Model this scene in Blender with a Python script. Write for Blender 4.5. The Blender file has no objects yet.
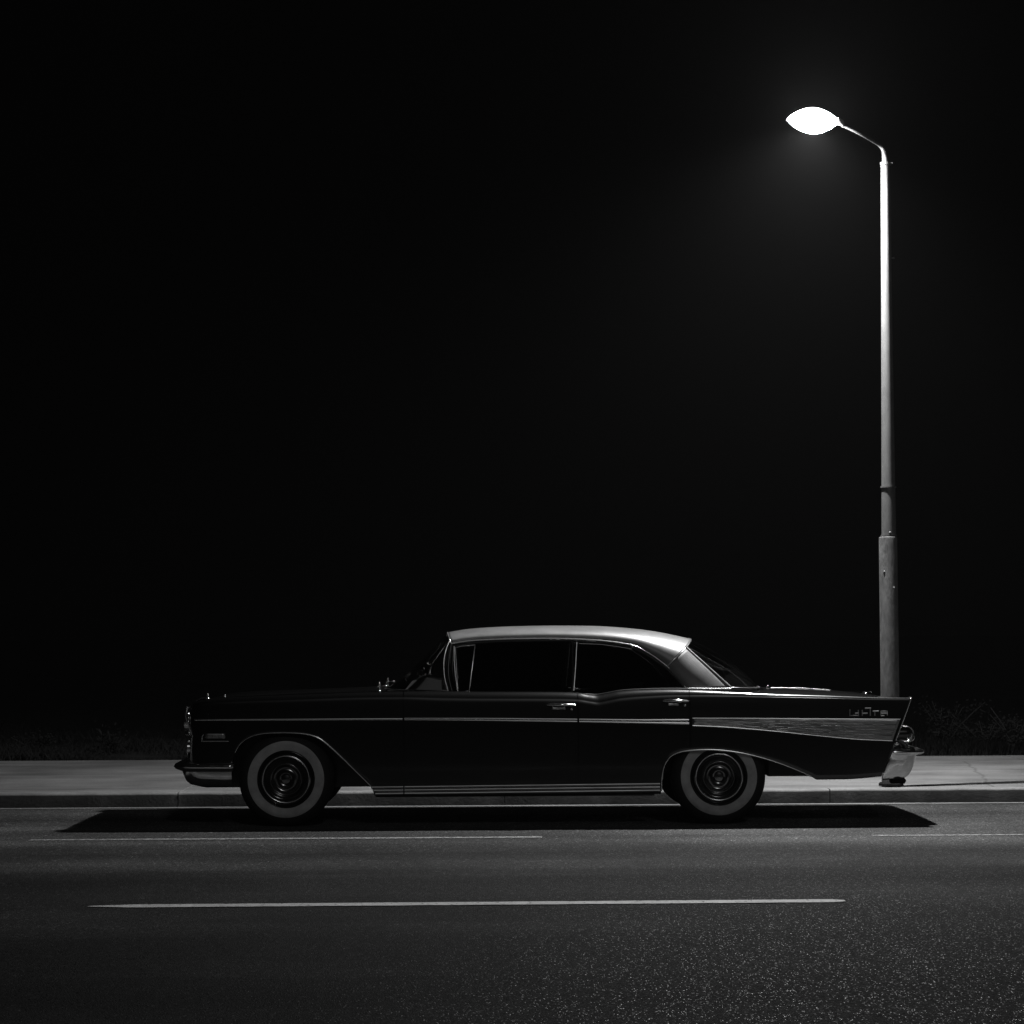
import bpy, math, random
import numpy as np
from mathutils import Vector, Matrix
random.seed(7); rng = np.random.default_rng(7)
R = math.radians
sc = bpy.context.scene
COL = sc.collection

# ------------------------------------------------------------------ camera
F = 2414.0; CAM_H = 1.34; PITCH = math.atan(122.5 / F); YAW = R(0.8); ROLL = R(0.28)
CP = Vector((0, 0, CAM_H))
fw = Vector((math.sin(YAW) * math.cos(PITCH), math.cos(YAW) * math.cos(PITCH), math.sin(PITCH)))
rt0 = fw.cross(Vector((0, 0, 1))).normalized(); up0 = rt0.cross(fw)
rt = rt0 * math.cos(ROLL) - up0 * math.sin(ROLL)
up = up0 * math.cos(ROLL) + rt0 * math.sin(ROLL)
cam = bpy.data.cameras.new('camera'); cam_o = bpy.data.objects.new('camera', cam); COL.objects.link(cam_o)
cam.sensor_width = 36; cam.lens = 36 * F / 1024; cam.clip_start = 0.05; cam.clip_end = 2000
M = Matrix((rt, up, -fw)).transposed().to_4x4(); M.translation = CP
cam_o.matrix_world = M
sc.camera = cam_o

def P(u, v, Y):                     # measurement in the photograph -> real point on the vertical plane Y
    d = fw * F + rt * (u - 512) - up * (v - 512)
    return CP + d * (Y / d.y)
def G(u, v, z=0.0):                 # same, on a level plane
    d = fw * F + rt * (u - 512) - up * (v - 512)
    return CP + d * ((z - CAM_H) / d.z)

# ------------------------------------------------------------------ helpers
def link(name, me, parent=None, mat=None, smooth=False, **props):
    o = bpy.data.objects.new(name, me); COL.objects.link(o)
    if parent: o.parent = parent
    if mat: me.materials.append(mat)
    if smooth and len(me.polygons):
        me.polygons.foreach_set('use_smooth', [True] * len(me.polygons))
        try: me.set_sharp_from_angle(angle=R(smooth if smooth is not True else 40))
        except Exception: pass
    for k, v in props.items(): o[k] = v
    return o
def empty(name, loc, parent=None, **props):
    o = bpy.data.objects.new(name, None); COL.objects.link(o); o.location = loc; o.empty_display_size = .2
    if parent: o.parent = parent
    for k, v in props.items(): o[k] = v
    return o
class MB:
    def __init__(s): s.v = []; s.f = []
    def add(s, vs, fs):
        n = len(s.v); s.v += [tuple(v) for v in vs]; s.f += [tuple(i + n for i in f) for f in fs]; return s
    def grid(s, rows, flip=False, closed=False):
        n = len(s.v); nr = len(rows); nc = len(rows[0])
        for r in rows: s.v += [tuple(p) for p in r]
        for i in range(nr - 1):
            for j in range(nc if closed else nc - 1):
                j2 = (j + 1) % nc
                q = (n + i * nc + j, n + i * nc + j2, n + (i + 1) * nc + j2, n + (i + 1) * nc + j)
                s.f.append(q[::-1] if flip else q)
        return s
    def box(s, a, b):
        x0, y0, z0 = a; x1, y1, z1 = b
        return s.add([(x0,y0,z0),(x1,y0,z0),(x1,y1,z0),(x0,y1,z0),(x0,y0,z1),(x1,y0,z1),(x1,y1,z1),(x0,y1,z1)],
                     [(0,3,2,1),(4,5,6,7),(0,1,5,4),(1,2,6,5),(2,3,7,6),(3,0,4,7)])
    def tube(s, pts, r, n=10, cap=True, flat=1.0, flat_axis=None):
        pts = [Vector(p) for p in pts]; rows = []
        rr = r if hasattr(r, '__len__') else [r] * len(pts)
        prev = None
        for i, p in enumerate(pts):
            t = (pts[min(i + 1, len(pts) - 1)] - pts[max(i - 1, 0)]).normalized()
            if prev is None:
                a = Vector((0, 1, 0)) if abs(t.y) < .9 else Vector((1, 0, 0))
                nrm = (a - t * a.dot(t)).normalized()
            else:
                nrm = (prev - t * prev.dot(t)).normalized()
            prev = nrm; b = t.cross(nrm)
            rows.append([p + nrm * (math.cos(k * 2 * math.pi / n) * rr[i] * flat) + b * (math.sin(k * 2 * math.pi / n) * rr[i]) for k in range(n)])
        s.grid(rows, closed=True)
        if cap:
            m = len(s.v) - n * len(rows)
            s.f.append(tuple(m + k for k in range(n))[::-1]); s.f.append(tuple(m + n * (len(rows) - 1) + k for k in range(n)))
        return s
    def lathe(s, prof, c, axis='y', n=64):
        rows = []
        for (r, h) in prof:
            row = []
            for k in range(n):
                a = 2 * math.pi * k / n
                if axis == 'y': row.append((c[0] + r * math.cos(a), c[1] + h, c[2] + r * math.sin(a)))
                elif axis == 'x': row.append((c[0] + h, c[1] + r * math.cos(a), c[2] + r * math.sin(a)))
                else: row.append((c[0] + r * math.cos(a), c[1] + r * math.sin(a), c[2] + h))
            rows.append(row)
        return s.grid(rows, closed=True)
    def ellipsoid(s, c, r, nu=20, nv=12):
        return s.lathe_e(c, r, nu, nv)
    def lathe_e(s, c, r, nu, nv):
        rows = []
        for i in range(nv + 1):
            t = math.pi * i / nv; t = min(max(t, 1e-3), math.pi - 1e-3)
            rows.append([(c[0] + r[0] * math.sin(t) * math.cos(2*math.pi*k/nu), c[1] + r[1] * math.sin(t) * math.sin(2*math.pi*k/nu), c[2] + r[2] * math.cos(t)) for k in range(nu)])
        return s.grid(rows, closed=True)
    def mesh(s, name):
        me = bpy.data.meshes.new(name); me.from_pydata(s.v, [], s.f); me.update()
        import bmesh
        bm = bmesh.new(); bm.from_mesh(me); bmesh.ops.recalc_face_normals(bm, faces=bm.faces); bm.to_mesh(me); bm.free()
        return me
    def build(s, name, mat, parent=None, smooth=40, bevel=0, solid=0, **props):
        o = link(name, s.mesh(name), parent, mat, smooth, **props)
        if solid:
            m = o.modifiers.new('solid', 'SOLIDIFY'); m.thickness = solid; m.offset = 0
        if bevel:
            m = o.modifiers.new('bevel', 'BEVEL'); m.width = bevel; m.segments = 3; m.limit_method = 'ANGLE'
        return o

def pchip(tab):
    xs = np.array([p[0] for p in tab], float); ys = np.array([p[1] for p in tab], float)
    h = np.diff(xs); d = np.diff(ys) / h; m = np.zeros(len(xs))
    for i in range(1, len(xs) - 1):
        if d[i-1] * d[i] > 0:
            w1 = 2*h[i] + h[i-1]; w2 = h[i] + 2*h[i-1]
            m[i] = (w1 + w2) / (w1 / d[i-1] + w2 / d[i])
    m[0] = d[0]; m[-1] = d[-1]
    def f(x):
        x = min(max(x, xs[0]), xs[-1]); i = min(int(np.searchsorted(xs, x, 'right')) - 1, len(xs) - 2)
        t = (x - xs[i]) / h[i]
        return float((1+2*t)*(1-t)**2*ys[i] + t*(1-t)**2*h[i]*m[i] + t*t*(3-2*t)*ys[i+1] + t*t*(t-1)*h[i]*m[i+1])
    return f
def smooth_poly(pts, n=8):          # Catmull-Rom through points
    pts = [Vector(p) for p in pts]; out = []
    for i in range(len(pts) - 1):
        p0 = pts[max(i-1, 0)]; p1 = pts[i]; p2 = pts[i+1]; p3 = pts[min(i+2, len(pts)-1)]
        for k in range(n):
            t = k / n
            out.append(0.5 * ((2*p1) + (p2-p0)*t + (2*p0-5*p1+4*p2-p3)*t*t + (-p0+3*p1-3*p2+p3)*t**3))
    out.append(pts[-1]); return out

# ------------------------------------------------------------------ materials
def mat(name, base=.5, rough=.5, metal=0., coat=0., spec=.5, emis=None, estr=0):
    m = bpy.data.materials.new(name); m.use_nodes = True
    b = m.node_tree.nodes['Principled BSDF']
    b.inputs['Base Color'].default_value = (base, base, base, 1)
    b.inputs['Roughness'].default_value = rough; b.inputs['Metallic'].default_value = metal
    b.inputs['Coat Weight'].default_value = coat; b.inputs['Coat Roughness'].default_value = .04
    b.inputs['Specular IOR Level'].default_value = spec
    if emis is not None:
        b.inputs['Emission Color'].default_value = (emis, emis, emis, 1); b.inputs['Emission Strength'].default_value = estr
    return m
def nd(m, t, **kw):
    n = m.node_tree.nodes.new(t)
    for k, v in kw.items():
        if k in n.inputs: n.inputs[k].default_value = v
        else: setattr(n, k, v)
    return n
def lk(m, a, b): m.node_tree.links.new(a, b)
def bsdf(m): return m.node_tree.nodes['Principled BSDF']
def ramp(m, fac, stops):
    r = nd(m, 'ShaderNodeValToRGB'); e = r.color_ramp.elements
    while len(e) < len(stops): e.new(.5)
    for i, (p, c) in enumerate(stops): e[i].position = p; e[i].color = (c, c, c, 1)
    lk(m, fac, r.inputs['Fac']); return r.outputs['Color']
def mth(m, op, a, b=None, c=None):
    n = nd(m, 'ShaderNodeMath', operation=op)
    for i, x in enumerate((a, b, c)):
        if x is None: continue
        if isinstance(x, (int, float)): n.inputs[i].default_value = x
        else: lk(m, x, n.inputs[i])
    return n.outputs[0]
def coords(m, scale=(1,1,1)):
    tc = nd(m, 'ShaderNodeTexCoord'); mp = nd(m, 'ShaderNodeMapping'); mp.inputs['Scale'].default_value = scale
    lk(m, tc.outputs['Object'], mp.inputs['Vector']); return mp.outputs['Vector']
def noise(m, vec, scale, detail=4, rough=.6):
    n = nd(m, 'ShaderNodeTexNoise'); n.inputs['Scale'].default_value = scale; n.inputs['Detail'].default_value = detail
    n.inputs['Roughness'].default_value = rough; lk(m, vec, n.inputs['Vector']); return n.outputs['Fac']
def bump(m, h, strength, dist):
    b = nd(m, 'ShaderNodeBump'); b.inputs['Strength'].default_value = strength; b.inputs['Distance'].default_value = dist
    lk(m, h, b.inputs['Height']); lk(m, b.outputs['Normal'], bsdf(m).inputs['Normal'])

paint = mat('black_paint', .002, .28, 0, 1.0, .5)
v = coords(paint); lk(paint, ramp(paint, noise(paint, v, 3, 3), [(.35, .05), (.7, .1)]), bsdf(paint).inputs['Coat Roughness'])
matte = mat('black_underbody', .008, .9, spec=.1)
rubber = mat('tyre_rubber', .012, .75, spec=.25)
white_rub = mat('whitewall_rubber', .6, .6)
v = coords(white_rub); lk(white_rub, ramp(white_rub, noise(white_rub, v, 9, 5), [(.3, .26), (.7, .42)]), bsdf(white_rub).inputs['Base Color'])
chrome = mat('chrome', .95, .13, 1)
v = coords(chrome); lk(chrome, ramp(chrome, noise(chrome, v, 25, 4), [(.3, .08), (.8, .26)]), bsdf(chrome).inputs['Roughness'])
hubchrome = mat('hubcap_chrome', .2, .2, 1)
trimc = mat('trim_chrome', .9, .25, 1)
satin = mat('brushed_aluminium', .55, .38, 1)
v = coords(satin, (2, 2, 160)); n1 = noise(satin, v, 3, 3)
lk(satin, ramp(satin, n1, [(.3, .4), (.7, .52)]), bsdf(satin).inputs['Base Color'])
lk(satin, ramp(satin, n1, [(.3, .28), (.7, .5)]), bsdf(satin).inputs['Roughness']); bump(satin, n1, .1, .002)
silver = mat('silver_roof_paint', .5, .42, .35, .5)
v = coords(silver); lk(silver, ramp(silver, noise(silver, v, 6, 6), [(.3, .17), (.7, .26)]), bsdf(silver).inputs['Base Color'])
vinyl = mat('grey_vinyl', .24, .55, spec=.4)
v = coords(vinyl); n1 = noise(vinyl, v, 220, 2)
lk(vinyl, ramp(vinyl, noise(vinyl, v, 14, 5), [(.3, .13), (.7, .19)]), bsdf(vinyl).inputs['Base Color']); bump(vinyl, n1, .35, .002)
seatm = mat('seat_leather', .02, .5)

def glass_mat(name, tint, rough=.01):
    m = bpy.data.materials.new(name); m.use_nodes = True; nt = m.node_tree; nt.nodes.clear()
    out = nt.nodes.new('ShaderNodeOutputMaterial'); mix = nt.nodes.new('ShaderNodeMixShader'); fr = nt.nodes.new('ShaderNodeFresnel')
    fr.inputs['IOR'].default_value = 1.5
    tr = nt.nodes.new('ShaderNodeBsdfTransparent'); tr.inputs['Color'].default_value = (tint, tint, tint, 1)
    gl = nt.nodes.new('ShaderNodeBsdfGlossy'); gl.inputs['Roughness'].default_value = rough
    nt.links.new(fr.outputs[0], mix.inputs['Fac']); nt.links.new(tr.outputs[0], mix.inputs[1]); nt.links.new(gl.outputs[0], mix.inputs[2])
    nt.links.new(mix.outputs[0], out.inputs['Surface']); return m
glass = glass_mat('window_glass', .35)
wglass = glass_mat('screen_glass', .8, .06)

# ------------------------------------------------------------------ setting
KERB_Y = 19.0; KZ = .115; WALK_Y1 = 24.1
asph = mat('asphalt', .05, .62, spec=.06)
tc = nd(asph, 'ShaderNodeTexCoord'); ob = tc.outputs['Object']
big = noise(asph, ob, .35, 5)
sep = nd(asph, 'ShaderNodeSeparateXYZ'); lk(asph, ob, sep.inputs[0])
mp = nd(asph, 'ShaderNodeMapping'); mp.inputs['Scale'].default_value = (.03, 1.1, 1); lk(asph, ob, mp.inputs['Vector'])
bands = noise(asph, mp.outputs['Vector'], 1.0, 3, .5)
vo = nd(asph, 'ShaderNodeTexVoronoi'); vo.inputs['Scale'].default_value = 160; lk(asph, ob, vo.inputs['Vector'])
vsep = nd(asph, 'ShaderNodeSeparateColor'); lk(asph, vo.outputs['Color'], vsep.inputs[0])
vo2 = nd(asph, 'ShaderNodeTexVoronoi'); vo2.inputs['Scale'].default_value = 80; lk(asph, ob, vo2.inputs['Vector'])
vsep2 = nd(asph, 'ShaderNodeSeparateColor'); lk(asph, vo2.outputs['Color'], vsep2.inputs[0])
amap = nd(asph, 'ShaderNodeMapping'); amap.inputs['Scale'].default_value = (1, .5, 1); lk(asph, ob, amap.inputs['Vector'])
for v_n in (vo, vo2): lk(asph, amap.outputs['Vector'], v_n.inputs['Vector'])
base = ramp(asph, mth(asph, 'ADD', mth(asph, 'MULTIPLY', big, .5), mth(asph, 'MULTIPLY', bands, .5)), [(.36, .018), (.5, .036), (.62, .07)])
chip = ramp(asph, vsep.outputs[0], [(0, .6), (.6, .9), (.92, 1.2), (.985, 2.5)])
chip2 = ramp(asph, vsep2.outputs[1], [(0, .8), (.93, 1.05), (.988, 2.0)])
mul = nd(asph, 'ShaderNodeMix', data_type='RGBA', blend_type='MULTIPLY'); mul.inputs[0].default_value = 1
# worn bands along the road, plus lamp falloff painted in: paler kerbside, darker foreground
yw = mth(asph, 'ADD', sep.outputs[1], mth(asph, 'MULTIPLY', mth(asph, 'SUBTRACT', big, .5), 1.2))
lane_falloff = ramp(asph, mth(asph, 'DIVIDE', mth(asph, 'SUBTRACT', yw, 8), 11), [(0, .5), (.3, .66), (.42, .98), (.5, .7), (.6, 1.2), (.8, 1.7)])
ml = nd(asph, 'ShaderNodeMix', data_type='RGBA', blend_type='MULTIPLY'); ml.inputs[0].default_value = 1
lk(asph, base, ml.inputs[6]); lk(asph, lane_falloff, ml.inputs[7]); base = ml.outputs[2]
lk(asph, base, mul.inputs[6]); lk(asph, chip, mul.inputs[7])
mul2 = nd(asph, 'ShaderNodeMix', data_type='RGBA', blend_type='MULTIPLY'); mul2.inputs[0].default_value = 1
lk(asph, mul.outputs[2], mul2.inputs[6]); lk(asph, chip2, mul2.inputs[7]); lk(asph, mul2.outputs[2], bsdf(asph).inputs['Base Color'])
rr = ramp(asph, vsep.outputs[1], [(0, .95), (.9, .8), (.98, .3)]); lk(asph, rr, bsdf(asph).inputs['Roughness'])
hh = mth(asph, 'ADD', mth(asph, 'MULTIPLY', vo.outputs['Distance'], -1.0), mth(asph, 'MULTIPLY', noise(asph, ob, 30, 5), 1.2))
bump(asph, hh, .6, .0045)

conc = mat('pavement_concrete', .3, .85, spec=.3)
ob = coords(conc)
cn = mth(conc, 'ADD', mth(conc, 'MULTIPLY', noise(conc, ob, .8, 6), .6), mth(conc, 'MULTIPLY', noise(conc, coords(conc, (.25, 2.2, 1)), 1.2, 4), .4))
cb = ramp(conc, cn, [(.38, .085), (.5, .155), (.62, .225)])
fine = ramp(conc, noise(conc, ob, 60, 4), [(.3, .8), (.7, 1.12)])
mx = nd(conc, 'ShaderNodeMix', data_type='RGBA', blend_type='MULTIPLY'); mx.inputs[0].default_value = 1
lk(conc, cb, mx.inputs[6]); lk(conc, fine, mx.inputs[7])
vc = nd(conc, 'ShaderNodeTexVoronoi', feature='DISTANCE_TO_EDGE'); vc.inputs['Scale'].default_value = .22
dis = nd(conc, 'ShaderNodeMix', data_type='VECTOR'); dis.inputs[0].default_value = .12
nz = nd(conc, 'ShaderNodeTexNoise'); nz.inputs['Scale'].default_value = 2.5; nz.inputs['Detail'].default_value = 6; lk(conc, ob, nz.inputs['Vector'])
lk(conc, ob, dis.inputs[4]); lk(conc, nz.outputs['Color'], dis.inputs[5]); lk(conc, dis.outputs[1], vc.inputs['Vector'])
crack = ramp(conc, vc.outputs['Distance'], [(0, .6), (.002, 1)])
mx2 = nd(conc, 'ShaderNodeMix', data_type='RGBA', blend_type='MULTIPLY'); mx2.inputs[0].default_value = 1
lk(conc, mx.outputs[2], mx2.inputs[6]); lk(conc, crack, mx2.inputs[7]); lk(conc, mx2.outputs[2], bsdf(conc).inputs['Base Color'])
bump(conc, noise(conc, ob, 45, 6), .4, .006)

kerbm = mat('kerb_concrete', .12, .85, spec=.3)
ob = coords(kerbm)
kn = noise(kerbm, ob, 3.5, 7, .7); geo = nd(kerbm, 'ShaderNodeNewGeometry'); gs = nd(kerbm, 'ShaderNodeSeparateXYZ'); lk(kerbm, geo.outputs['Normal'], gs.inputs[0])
kmx = nd(kerbm, 'ShaderNodeMix', data_type='RGBA'); lk(kerbm, ramp(kerbm, gs.outputs[2], [(.25, 0), (.6, 1)]), kmx.inputs[0])   # shade painted into the upright face by normal, lit top painted paler
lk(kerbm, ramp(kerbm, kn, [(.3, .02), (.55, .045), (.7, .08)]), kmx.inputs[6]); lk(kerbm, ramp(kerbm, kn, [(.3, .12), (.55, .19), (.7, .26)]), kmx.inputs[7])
lk(kerbm, kmx.outputs[2], bsdf(kerbm).inputs['Base Color']); bump(kerbm, noise(kerbm, ob, 40, 5), .5, .006)
soil = mat('verge_soil', .02, .95, spec=.1)
ob = coords(soil); lk(soil, ramp(soil, noise(soil, ob, 3, 6), [(.3, .008), (.7, .022)]), bsdf(soil).inputs['Base Color'])

# one ground sheet to the horizon
MB().add([(-500, -60, -.06), (500, -60, -.06), (500, 900, -.06), (-500, 900, -.06)], [(0,1,2,3)]).build('ground', soil, kind='structure')
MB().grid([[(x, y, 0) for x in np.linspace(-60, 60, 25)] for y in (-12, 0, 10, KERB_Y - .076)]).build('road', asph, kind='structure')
# gutter strip
MB().box((-60, KERB_Y - .075, -.05), (60, KERB_Y - .002, .006)).build('gutter', conc, kind='structure', bevel=.004)
# kerb stones with joints
kb = MB(); j0 = P(178, 800, KERB_Y).x; L = P(830, 800, KERB_Y).x - j0
prof = [(0, -.04), (0.0, KZ - .02), (.006, KZ - .006), (.02, KZ), (.15, KZ)]
for i in range(-11, 12):
    a = j0 + i * L / 2 + .004; b = j0 + (i + 1) * L / 2 - .004
    dz = random.uniform(-.002, .002); dy = random.uniform(-.003, .003)
    xs = np.linspace(a, b, 24); rows = []
    for x in xs:
        w = random.uniform(-.0015, .0015)
        rows.append([(x, KERB_Y + py + dy + (w if k in (1, 2) else 0), pz + (dz + w if k > 0 else 0)) for k, (py, pz) in enumerate(prof)])
    kb.grid(rows); kb.add(rows[0] + [(a, KERB_Y + .15, -.04)], [(0,1,2,3,4,5)]); kb.add(rows[-1] + [(b, KERB_Y + .15, -.04)], [(5,4,3,2,1,0)])
kb.build('kerb', kerbm, smooth=50, kind='structure')
# pavement in long slabs with tooled joints
pv = MB(); x = j0 - 12 * 1.9
while x < 30:
    pv.box((x + .004, KERB_Y + .156, -.04), (x + 3.8 - .004, WALK_Y1 + .012 * math.sin(x * 3), KZ - .003 + random.uniform(-.001, .001))); x += 3.8
pv.build('pavement', conc, kind='structure', bevel=.006)
vg = MB(); rows = []
for y in [WALK_Y1 - .05, WALK_Y1 + .06, WALK_Y1 + .5, 25.5, 27, 30, 36, 50, 90, 200, 600]:
    rows.append([(x, y, (KZ - .03 if y < WALK_Y1 + .1 else KZ - .01) + (0 if y < 24.3 else .03 * math.sin(x * 1.3 + y))) for x in np.linspace(-60, 60, 120)])
vg.grid(rows).build('verge', soil, kind='structure')

# markings
linem = mat('road_line_paint', .6, .7)
ob = coords(linem); a = noise(linem, ob, 30, 6, .75); 
al = ramp(linem, a, [(.36, 0), (.44, 1)])
lk(linem, ramp(linem, noise(linem, ob, 6, 6), [(.3, .5), (.7, .75)]), bsdf(linem).inputs['Base Color']); lk(linem, al, bsdf(linem).inputs['Alpha'])
faint = mat('worn_line_paint', .3, .75)
ob = coords(faint); lk(faint, ramp(faint, noise(faint, ob, 24, 7, .8), [(.40, 0), (.56, .95)]), bsdf(faint).inputs['Alpha'])
def line(u0, v0, u1, v1, wdt, m, name, taper=False):
    a = G(u0, v0); b = G(u1, v1); n = 60; rows = [[], []]
    for i in range(n + 1):
        t = i / n; x = a.x + (b.x - a.x) * t; y = a.y + (b.y - a.y) * t
        hw = wdt / 2 * (min(1, t * 12 + .25) if taper else 1) * (min(1, (1 - t) * 30 + .5) if taper else 1) + random.uniform(-.004, .004)
        rows[0].append((x, y - hw, .004)); rows[1].append((x, y + hw, .004))
    MB().grid(rows).build(name, m, kind='structure')
line(88, 907, 845, 901.3, .13, linem, 'road_marking', True)
line(30, 840.5, 542, 837.5, .10, faint, 'road_marking')
line(872, 836, 1180, 834.2, .08, faint, 'road_marking')

# ------------------------------------------------------------------ grass and plants on the verge
grassm = mat('dark_grass', .02, .7, spec=.2)
oi = nd(grassm, 'ShaderNodeTexCoord'); 
lk(grassm, ramp(grassm, noise(grassm, oi.outputs['Object'], 1.2, 4), [(.35, .002), (.7, .007)]), bsdf(grassm).inputs['Base Color'])
gm = MB(); vs = []; fs = []
N = 42000
gx = rng.uniform(-8, 9, N); gy = WALK_Y1 + .03 + rng.exponential(1.6, N); keep = gy < 33; gx = gx[keep]; gy = gy[keep]
clump = np.sin(gx * 2.3) * np.cos(gy * 1.7 + gx) * .5 + .5 + (gx > 4) * .35
for i in range(len(gx)):
    h = (.04 + .13 * clump[i] * rng.random()) * (1 + (gy[i] - 24) * .06); a = rng.random() * 6.28; w = .004 + .004 * rng.random(); lean = rng.uniform(-.6, .6) * h
    c, s_ = math.cos(a), math.sin(a); x, y = gx[i], gy[i]; z = KZ - .03; k = len(vs)
    vs += [(x - c*w, y - s_*w, z), (x + c*w, y + s_*w, z), (x + lean*.4 + c*w*.6, y + s_*w*.6, z + h*.6), (x + lean, y + lean*.5, z + h)]
    fs += [(k, k+1, k+2), (k, k+2, k+3)]
gm.v = vs; gm.f = fs
me = bpy.data.meshes.new('verge_grass'); me.from_pydata(vs, [], fs)
link('verge_grass', me, None, grassm, label='dark tufty grass along the far side of the pavement', category='grass', kind='stuff')
leafm = mat('dark_leaf', .008, .8, spec=.1); stemm = mat('dry_stem', .02, .9, spec=.1)
def shrub(u, v, Y, wd, ht, n, label, name='shrub', grp=None):
    b = P(u, v, Y); z0 = KZ - .02
    rt_ = empty(name, (b.x, Y, z0), label=label, category='shrub' if name == 'shrub' else 'weed')
    if grp: rt_['group'] = grp
    st = MB(); lf = MB()
    for i in range(9):
        a = random.uniform(0, 6.28); r_ = random.uniform(.2, 1) * wd / 2; h = ht * random.uniform(.6, 1)
        pts = [(0, 0, 0), (math.cos(a)*r_*.4, math.sin(a)*r_*.4, h*.5), (math.cos(a)*r_, math.sin(a)*r_, h)]
        st.tube(smooth_poly(pts, 4), .005, 5)
        for k in range(n // 9):
            t = random.uniform(.15, 1); p = Vector(pts[2]) * t + Vector((random.gauss(0, .06), random.gauss(0, .06), random.gauss(0, .05)))
            if p.z < .02: p.z = .02
            d = Vector((random.gauss(0, 1), random.gauss(0, 1), random.gauss(.3, .6))).normalized() * random.uniform(.02, .045)
            s_ = d.orthogonal().normalized() * d.length * .35
            lf.add([p, p + d*.5 + s_, p + d, p + d*.5 - s_], [(0,1,2,3)])
    st.build('stem', stemm, rt_); lf.build('leaves', leafm, rt_, smooth=False)
shrub(946, 745, 26.5, .9, .5, 700, 'low dark shrub just behind the rear bumper of the car', grp='shrubs on the verge')
shrub(985, 745, 25.6, .8, .38, 500, 'short dark shrub on the verge right of the rear bumper shrub', grp='shrubs on the verge')
shrub(1016, 745, 25.2, .7, .5, 500, 'dark shrub on the verge at the right edge of the photo', grp='shrubs on the verge')
shrub(112, 745, 25.3, .35, .3, 250, 'small dark shrub on the verge left of the front bumper', grp='shrubs on the verge')
shrub(38, 745, 25.6, .8, .22, 400, 'spreading low shrub on the verge at the left edge of the photo', grp='shrubs on the verge')
def weed(u, vtop, Y, label):
    b = P(u, vtop, Y); z0 = KZ - .02; h = b.z - z0
    w = empty('tall_weed', (b.x, Y, z0), label=label, category='weed', group='tall weeds on the verge')
    st = MB(); lf = MB(); tip = Vector((.04, 0, h))
    st.tube(smooth_poly([(0,0,0), (.01, .01, h*.5), tip], 5), [.006]*10 + [.003], 6)
    for k in range(46):
        t = random.uniform(.25, 1); p = Vector((.04*t, 0, h*t))
        d = Vector((random.gauss(0, 1), random.gauss(0, 1), random.uniform(0, .8))).normalized() * random.uniform(.04, .1) * (1.3 - t*.6)
        s_ = d.orthogonal().normalized() * d.length * .18
        lf.add([p, p + d*.5 + s_, p + d, p + d*.5 - s_], [(0,1,2,3)])
    st.build('stem', stemm, w); lf.build('leaves', leafm, w, smooth=False)
weed(938, 708, 25.4, 'tall thin weed standing on the verge just past the car tail')
weed(1014, 725, 24.9, 'thin leafy weed on the verge at the right edge of the photo')

# ------------------------------------------------------------------ street lamp
LY = 19.05; PY = 19.32
polem = mat('galvanised_pole', .3, .5, .25)
ob = coords(polem, (1, 1, .3)); pn = noise(polem, ob, 14, 8, .7)
lk(polem, ramp(polem, pn, [(.3, .08), (.55, .13), (.75, .18)]), bsdf(polem).inputs['Base Color']); lk(polem, ramp(polem, pn, [(.3, .6), (.7, .42)]), bsdf(polem).inputs['Roughness'])
bump(polem, noise(polem, ob, 30, 6), .3, .003)
sleevem = mat('weathered_sleeve', .14, .7, .1)
ob = coords(sleevem, (1, 1, .35)); pn = noise(sleevem, ob, 18, 9, .75)
lk(sleevem, ramp(sleevem, pn, [(.3, .05), (.5, .1), (.7, .16)]), bsdf(sleevem).inputs['Base Color']); bump(sleevem, noise(sleevem, ob, 45, 7), .6, .006)
pb = P(890, 697, PY); lamp_root = empty('street_lamp', (pb.x, PY, KZ), label='tall tapered steel street lamp with a glowing curved-arm head behind the car tail', category='street lamp')
def LP(u, v, Y): q = P(u, v, Y); return Vector((q.x - pb.x, q.y - PY, q.z - KZ))
ppx = 120.0 * 20 / (PY + .0) * 1.003
def r_at(w): return w / 2 * PY / F
ptop = LP(885.3, 164, PY); mid = LP(888.4, 487, PY); slv = LP(889, 537, PY)
MB().lathe([(0, 0), (r_at(18.6), 0), (r_at(18.2), slv.z - .02), (r_at(17.8), slv.z - .003), (r_at(17.0), slv.z), (r_at(14.4), slv.z + .002)], (0, 0, 0), 'z', 48).build('pole_sleeve', sleevem, lamp_root, 30)
# tapered shaft leaning no more than the photograph shows
rows = []
for t in np.linspace(0, 1, 24):
    z = (slv.z - .05) + (ptop.z - slv.z + .05) * t; r_ = r_at(14.6 + (9.0 - 14.6) * t ** .9)
    ax_ = ptop.x * z / ptop.z; rows.append([(ax_ + r_*math.cos(2*math.pi*k/40), r_*math.sin(2*math.pi*k/40), z) for k in range(40)])
MB().grid(rows, closed=True).build('pole', polem, lamp_root, 30)
for zz, rr_, hh_ in ((mid.z, r_at(14.9), .012), (slv.z + .012, r_at(15.3), .01)):
    MB().lathe([(rr_ - .01, -hh_/2), (rr_ + .003, -hh_/2), (rr_ + .003, hh_/2), (rr_ - .01, hh_/2)], (ptop.x * zz / ptop.z, 0, zz), 'z', 40).build('clamp_ring', polem, lamp_root, 30)
cl = MB().lathe([(.0, -.012), (r_at(10.5), -.012), (r_at(10.5), .012), (0, .012)], (ptop.x, 0, ptop.z), 'z', 32)
cl.box((ptop.x, -.012, ptop.z + .002), (ptop.x + r_at(14), .012, ptop.z + .01)); cl.build('top_clamp', polem, lamp_root, 30)
q = LP(893, 258, PY); MB().tube([(ptop.x * .85 + r_at(6), -.0, q.z), (q.x + .012, 0, q.z)], .006, 8).build('bolt', polem, lamp_root)
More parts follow.
